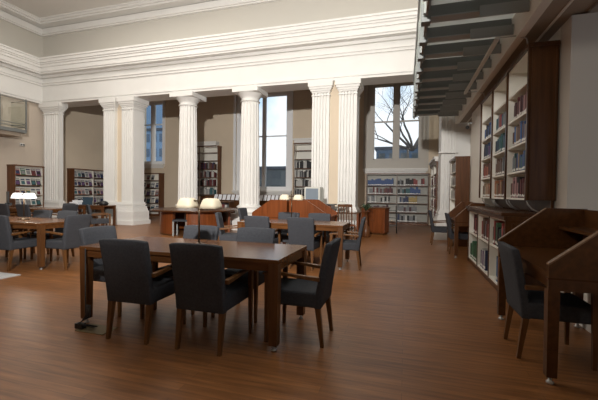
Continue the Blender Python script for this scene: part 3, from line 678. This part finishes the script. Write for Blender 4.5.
# side chair with slatted back beside the kiosk
t = thing('wooden_side_chair', 'dark wooden side chair with a slatted back before the right pilasters', 'chair', (-1.52, 9.55, 0), rad(200))
bx('seat', REDW, (-.21, .21, -.21, .21, .43, .46), t, .008)
for s in (-1, 1):
    MB().taper((s*.19-.018, s*.19+.018, -.21, -.175), (s*.19-.016, s*.19+.016, -.27, -.24), 0, .98).build('leg', CASEW, t)
    MB().taper((s*.19-.018, s*.19+.018, .17, .205), (s*.19-.02, s*.19+.02, .165, .205), 0, .43).build('leg', CASEW, t)
bx('top_rail', CASEW, (-.2, .2, -.275, -.245, .92, 1.0), t, .006)
for q in (-.11, -.04, .04, .11): MB().taper((q-.012, q+.012, -.22, -.205), (q-.012, q+.012, -.265, -.25), .46, .93).build('slat', CASEW, t)

# kiosk cabinet
t = thing('wooden_cabinet', 'free-standing reddish wooden cabinet in front of the far window bookcase', 'cabinet', (-.93, 11.68, 0), rad(-16))
bx('body', REDW, (-.39, .39, -.2, .22, .06, .83), t, .004); bx('plinth', DARKW, (-.33, .33, -.17, .2, 0, .06), t); bx('top', CASEW, (-.42, .42, -.23, .25, .83, .87), t, .004)
for s in (-1, 1): 
    d = bx('door', REDW, (s*.175-.165, s*.175+.165, -.215, -.2, .09, .80), t, .003)
    MB().lathe([(.012, 0), (.016, .01), (.008, .02)], s*.04, -.225, 10).build('knob', BRONZE, d).location = (0, 0, .45)
t = thing('folding_stepladder', 'narrow dark folding trestle leaning behind the wooden cabinet', 'stepladder', (-.42, 12.05, 0))
for s in (-1, 1): MB().tube([(s*.16, 0, 0), (s*.13, .12, .9)], .016).build('rail', BLACK, t); MB().tube([(s*.16, .32, 0), (s*.13, .14, .88)], .014).build('rear_rail', BLACK, t)
for z in (.25, .5, .75): bx('tread', BLACK, (-.14, .14, z*.13-.04, z*.13+.06, z, z+.02), t)
t = thing('plant_stand', 'small dark pot plant beside the right pilaster base, left of cabinet', 'plant', (-1.12, 10.75, 0))
MB().lathe([(.12, 0), (.14, .02), (.11, .3), (.05, .34), (.04, .75), (.12, .78)], n=18).build('stand', CASEW, t)
mb = MB()
for i in range(26):
    a = R.uniform(0, 2*PI); l = R.uniform(.1, .22); q = Vector((math.cos(a)*l, math.sin(a)*l, R.uniform(.0, .16)))
    mb.tube([(0, 0, .78), (q.x*.5, q.y*.5, .86+q.z), (q.x, q.y, .80+q.z)], [.006, .014, .003], 5)
mb.build('foliage', mat('dark_leaf', (.03, .06, .025), .5), t)

# dark workstation at the left edge
t = thing('workstation_desk', 'dark desk at the far left edge beyond the armchairs', 'desk', (-13.2, 8.6, 0))
bx('desktop', DARKX, (-.9, .75, -.4, .4, .72, .76), t, .004); bx('panel', DARKW, (-.85, .7, -.38, -.35, 0, .72), t); bx('panel', DARKW, (.67, .7, -.35, .38, 0, .72), t)
m = thing('computer_monitor', 'dark computer monitor at the left edge of the room', 'monitor', (-12.75, 8.5, .76), rad(-30))
bx('screen', BLACK, (-.28, .28, -.03, .02, .08, .46), m, .008); bx('stand', BLACK, (-.1, .1, -.08, .1, 0, .08), m)

# floor mat, cable box
tag(bx('floor_mat', MATM, (-7.6, -5.56, 2.2, 3.88, .0, .012)), 'pale flat floor mat at the left edge in front of the table', 'mat')
fb = thing('floor_socket', 'floor socket with black cables beside the left leg of the foreground table', 'floor socket', (-2.88, 2.62-.0, 0))
MB().box(-.02, .30, -.12, .06, 0, .006).build('cover_plate', mat('brass_plate', (.22, .17, .09), .5, metal=.3), fb)
for k in range(4):
    MB().tube([(-.05+.02*k, .02, .74 if k == 0 else .2), (.03+.02*k, -.05, .12), (-.02, -.09, .03+.01*k), (.10+.02*k, -.04, .035), (.02*k, .0, .012)], .006).build('cable', BLACK, fb)
bx('plug', BLACK, (-.06, .03, -.09, -.04, .006, .055), fb, .006)

# ================================================================ GALLERY
g = thing('glass_gallery', 'glass and steel gallery walkway overhead along the right wall', 'gallery')
bx('deck', DECKG, (.25, 1.315, -1.5, 10.9, 3.66, 3.70), g)
y = 4.10; ys = []
while y < 10.7: ys.append(y); y += .62
y = 3.48
while y > -1.4: ys.append(y); y -= .62
for i, y in enumerate(sorted(ys)):
    j = bx('joist', JOIST, (.26, 1.31, y, y+.05, 3.50, 3.655), g)
    bx('joist_flange', JOISTG, (.26, 1.31, y-.05, y+.11, 3.485, 3.50), j)
    bx('joist_plate', JOISTL, (.80, 1.31, y-.10, y-.075, 3.40, 3.53), j)
    bx('bracket', JOIST, (.15, .26, y-.05, y+.08, 3.44, 3.66), g)
    bx('edge_plate', mat('brown_steel', (.20, .15, .115), .5), (.20, .22, y+.12, y+.50, 3.48, 3.66), g)
MB().box(.222, .25, -1.5, 10.9, 3.58, 3.70).build('edge_fascia', JOISTL, g)
for i, y in enumerate([10.8-1.24*k for k in range(11)]):
    if y < -1.4: continue
    bx('balustrade_post', JOISTL, (.17, .20, y-.03, y+.01, 3.5, 4.55), g)
for k in range(10):
    bx('balustrade_glass', GREENG, (.165, .175, 10.8-1.24*(k+1)+.03, 10.8-1.24*k-.05, 3.50, 4.5), g)
MB().tube([(.17, -1.5, 4.58), (.17, 10.8, 4.58)], .022).build('handrail', STEEL, g)

g = thing('glass_balcony', 'small glass-sided balcony high on the left wall', 'balcony')
bx('deck', JOIST, (-14.7, -13.9, 6.0, 9.95, 3.44, 3.56), g)
MB().box(-14.6, -14.0, 6.0, 9.8, 3.30, 3.44).build('underside_beam', SOFF, g)
for y in (6.0, 7.4, 9.0, 9.92): bx('balustrade_post', JOIST, (-13.92, -13.88, y-.02, y+.02, 3.44, 4.72), g)
for a, b in ((6.03, 7.37), (7.43, 8.97), (9.03, 9.89)): bx('balustrade_glass', GREENG, (-13.905, -13.895, a, b, 3.6, 4.62), g)
bx('balustrade_glass', GREENG, (-14.69, -13.93, 9.91, 9.92, 3.6, 4.62), g)
for z in (3.66, 3.76, 4.66): MB().tube([(-13.9, 6, z), (-13.9, 9.92, z), (-14.69, 9.92, z)], .014).build('rail', STEEL, g)
s = thing('wall_sensor', 'small white twin-lens sensor box on the left wall above the rack', 'sensor', (-14.68, 10.9-.6, 3.08))
MB().box(0, .05, -.09, .09, -.05, .05).build('housing', WHITE, s, .008)
for q in (-.045, .045): MB().box(.05, .07, q-.025, q+.025, -.03, .02).build('lens', BLACK, s, .006)

# picture light over tall bookcase
l = thing('shelf_light', 'long tubular shelf light on thin arms over the tall wall bookcase', 'light')
MB().box(1.08, 1.13, 5.15, 7.75, 3.31, 3.36).build('tube_housing', mat('pale_metal', (.55, .52, .46), .45), l, .012)
for y in (5.16, 7.72): MB().tube([(1.11, y, 3.345), (1.32, y, 3.345), (1.44, y, 3.30), (1.46, y, 3.17)], .010).build('arm', STEEL, l)
s = thing('wall_spotlight', 'tiny dark spotlight on a bracket beside the far right pilaster', 'spotlight', (1.62, 9.5, 2.95))
MB().tube([(-.07, 0, .12), (-.16, 0, .12), (-.2, 0, .02)], .012).build('arm', STEEL, s); MB().tube([(-.2, -.05, .0), (-.2, .06, .03)], [.045, .03]).build('head', BLACK, s)

# ================================================================ OUTSIDE
struct(bx('ground_outside', mat('asphalt', (.12, .12, .12), .9), (-60, 30, 17, 90, -.6, -.5)))
def building(label, x0, x1, y0, y1, h, wall, win, nx, nz):
    t = thing('building', label, 'building')
    bx('walls', wall, (x0, x1, y0, y1, -.5, h), t); bx('roof', mat('roof_slate', (.06, .07, .09), .7), (x0-.2, x1+.2, y0-.2, y1+.2, h, h+.3), t)
    for i in range(nx):
        for k in range(nz):
            a = x0+(x1-x0)*(i+.2)/nx; b = x0+(x1-x0)*(i+.8)/nx; c = -.5+(h+.5)*(k+.25)/nz; d = -.5+(h+.5)*(k+.8)/nz
            bx('window', win, (a, b, y0-.05, y0, c, d), t)
BW = mat('blue_grey_cladding', (.10, .17, .25), .6); BWN = mat('blue_glazing', (.05, .10, .17), .15); building('lower blue building in the leftmost window, right of the office block', -32.5, -26, 38, 44, 9.0, mat('blue_cladding', (.16, .27, .42)), BWN, 6, 5)
DG = mat('dark_stone', (.10, .115, .125), .8); DGN = mat('dark_glazing', (.05, .065, .075), .3)
building('blue-grey office block seen through the leftmost window', -44, -33.2, 38, 46, 15, mat('blue_cladding', (.28, .40, .55), .6), BWN, 8, 5)
building('low dark building seen through the tall middle window', -24, -8, 38, 46, 4.0, DG, DGN, 9, 3)
building('low roofed building seen below the bare tree', -3.5, 3, 44, 50, 6.7, BWN, DGN, 5, 3)
t = thing('bare_tree', 'leafless tree standing outside the rightmost window', 'tree', (.42, 27, -.5))
mb = MB(); TR = random.Random(11)
def branch(p, d, L, r, depth):
    n = 4; pts = [p]; rs = [r]; q = p.copy()
    for i in range(n):
        d = (d+Vector((TR.uniform(-.22, .22), TR.uniform(-.22, .22), TR.uniform(-.08, .16)))).normalized(); q = q+d*(L/n); pts.append(q.copy()); rs.append(r*(1-.45*(i+1)/n))
    mb.tube(pts, rs, 6)
    if depth == 0: return
    for k in range(3 if depth > 1 else 4):
        i = TR.choice((2, 3, 4)) if k else 4; base = pts[i]
        a = TR.uniform(0, 2*PI); side = Vector((math.cos(a), math.sin(a)*.6, TR.uniform(.0, .5)))
        branch(base, (d*.75+side*.75).normalized(), L*TR.uniform(.62, .85), rs[i]*.60, depth-1)
branch(Vector((0, 0, 0)), Vector((0, 0, 1)), 5.2, .17, 0)
for a, dz in ((0.2, .8), (2.9, .4), (1.3, 1.0), (4.4, .9), (3.5, .7), (2.6, 1.1), (.6, 1.3)):
    branch(Vector((0, 0, 5.0)), Vector((math.cos(a), math.sin(a)*.5, dz)).normalized(), 2.7, .10, 4)
mb.build('trunk', mat('grey_bark', (.10, .09, .085), .9), t)
print('books', nbook, 'objects', len(COL.objects))
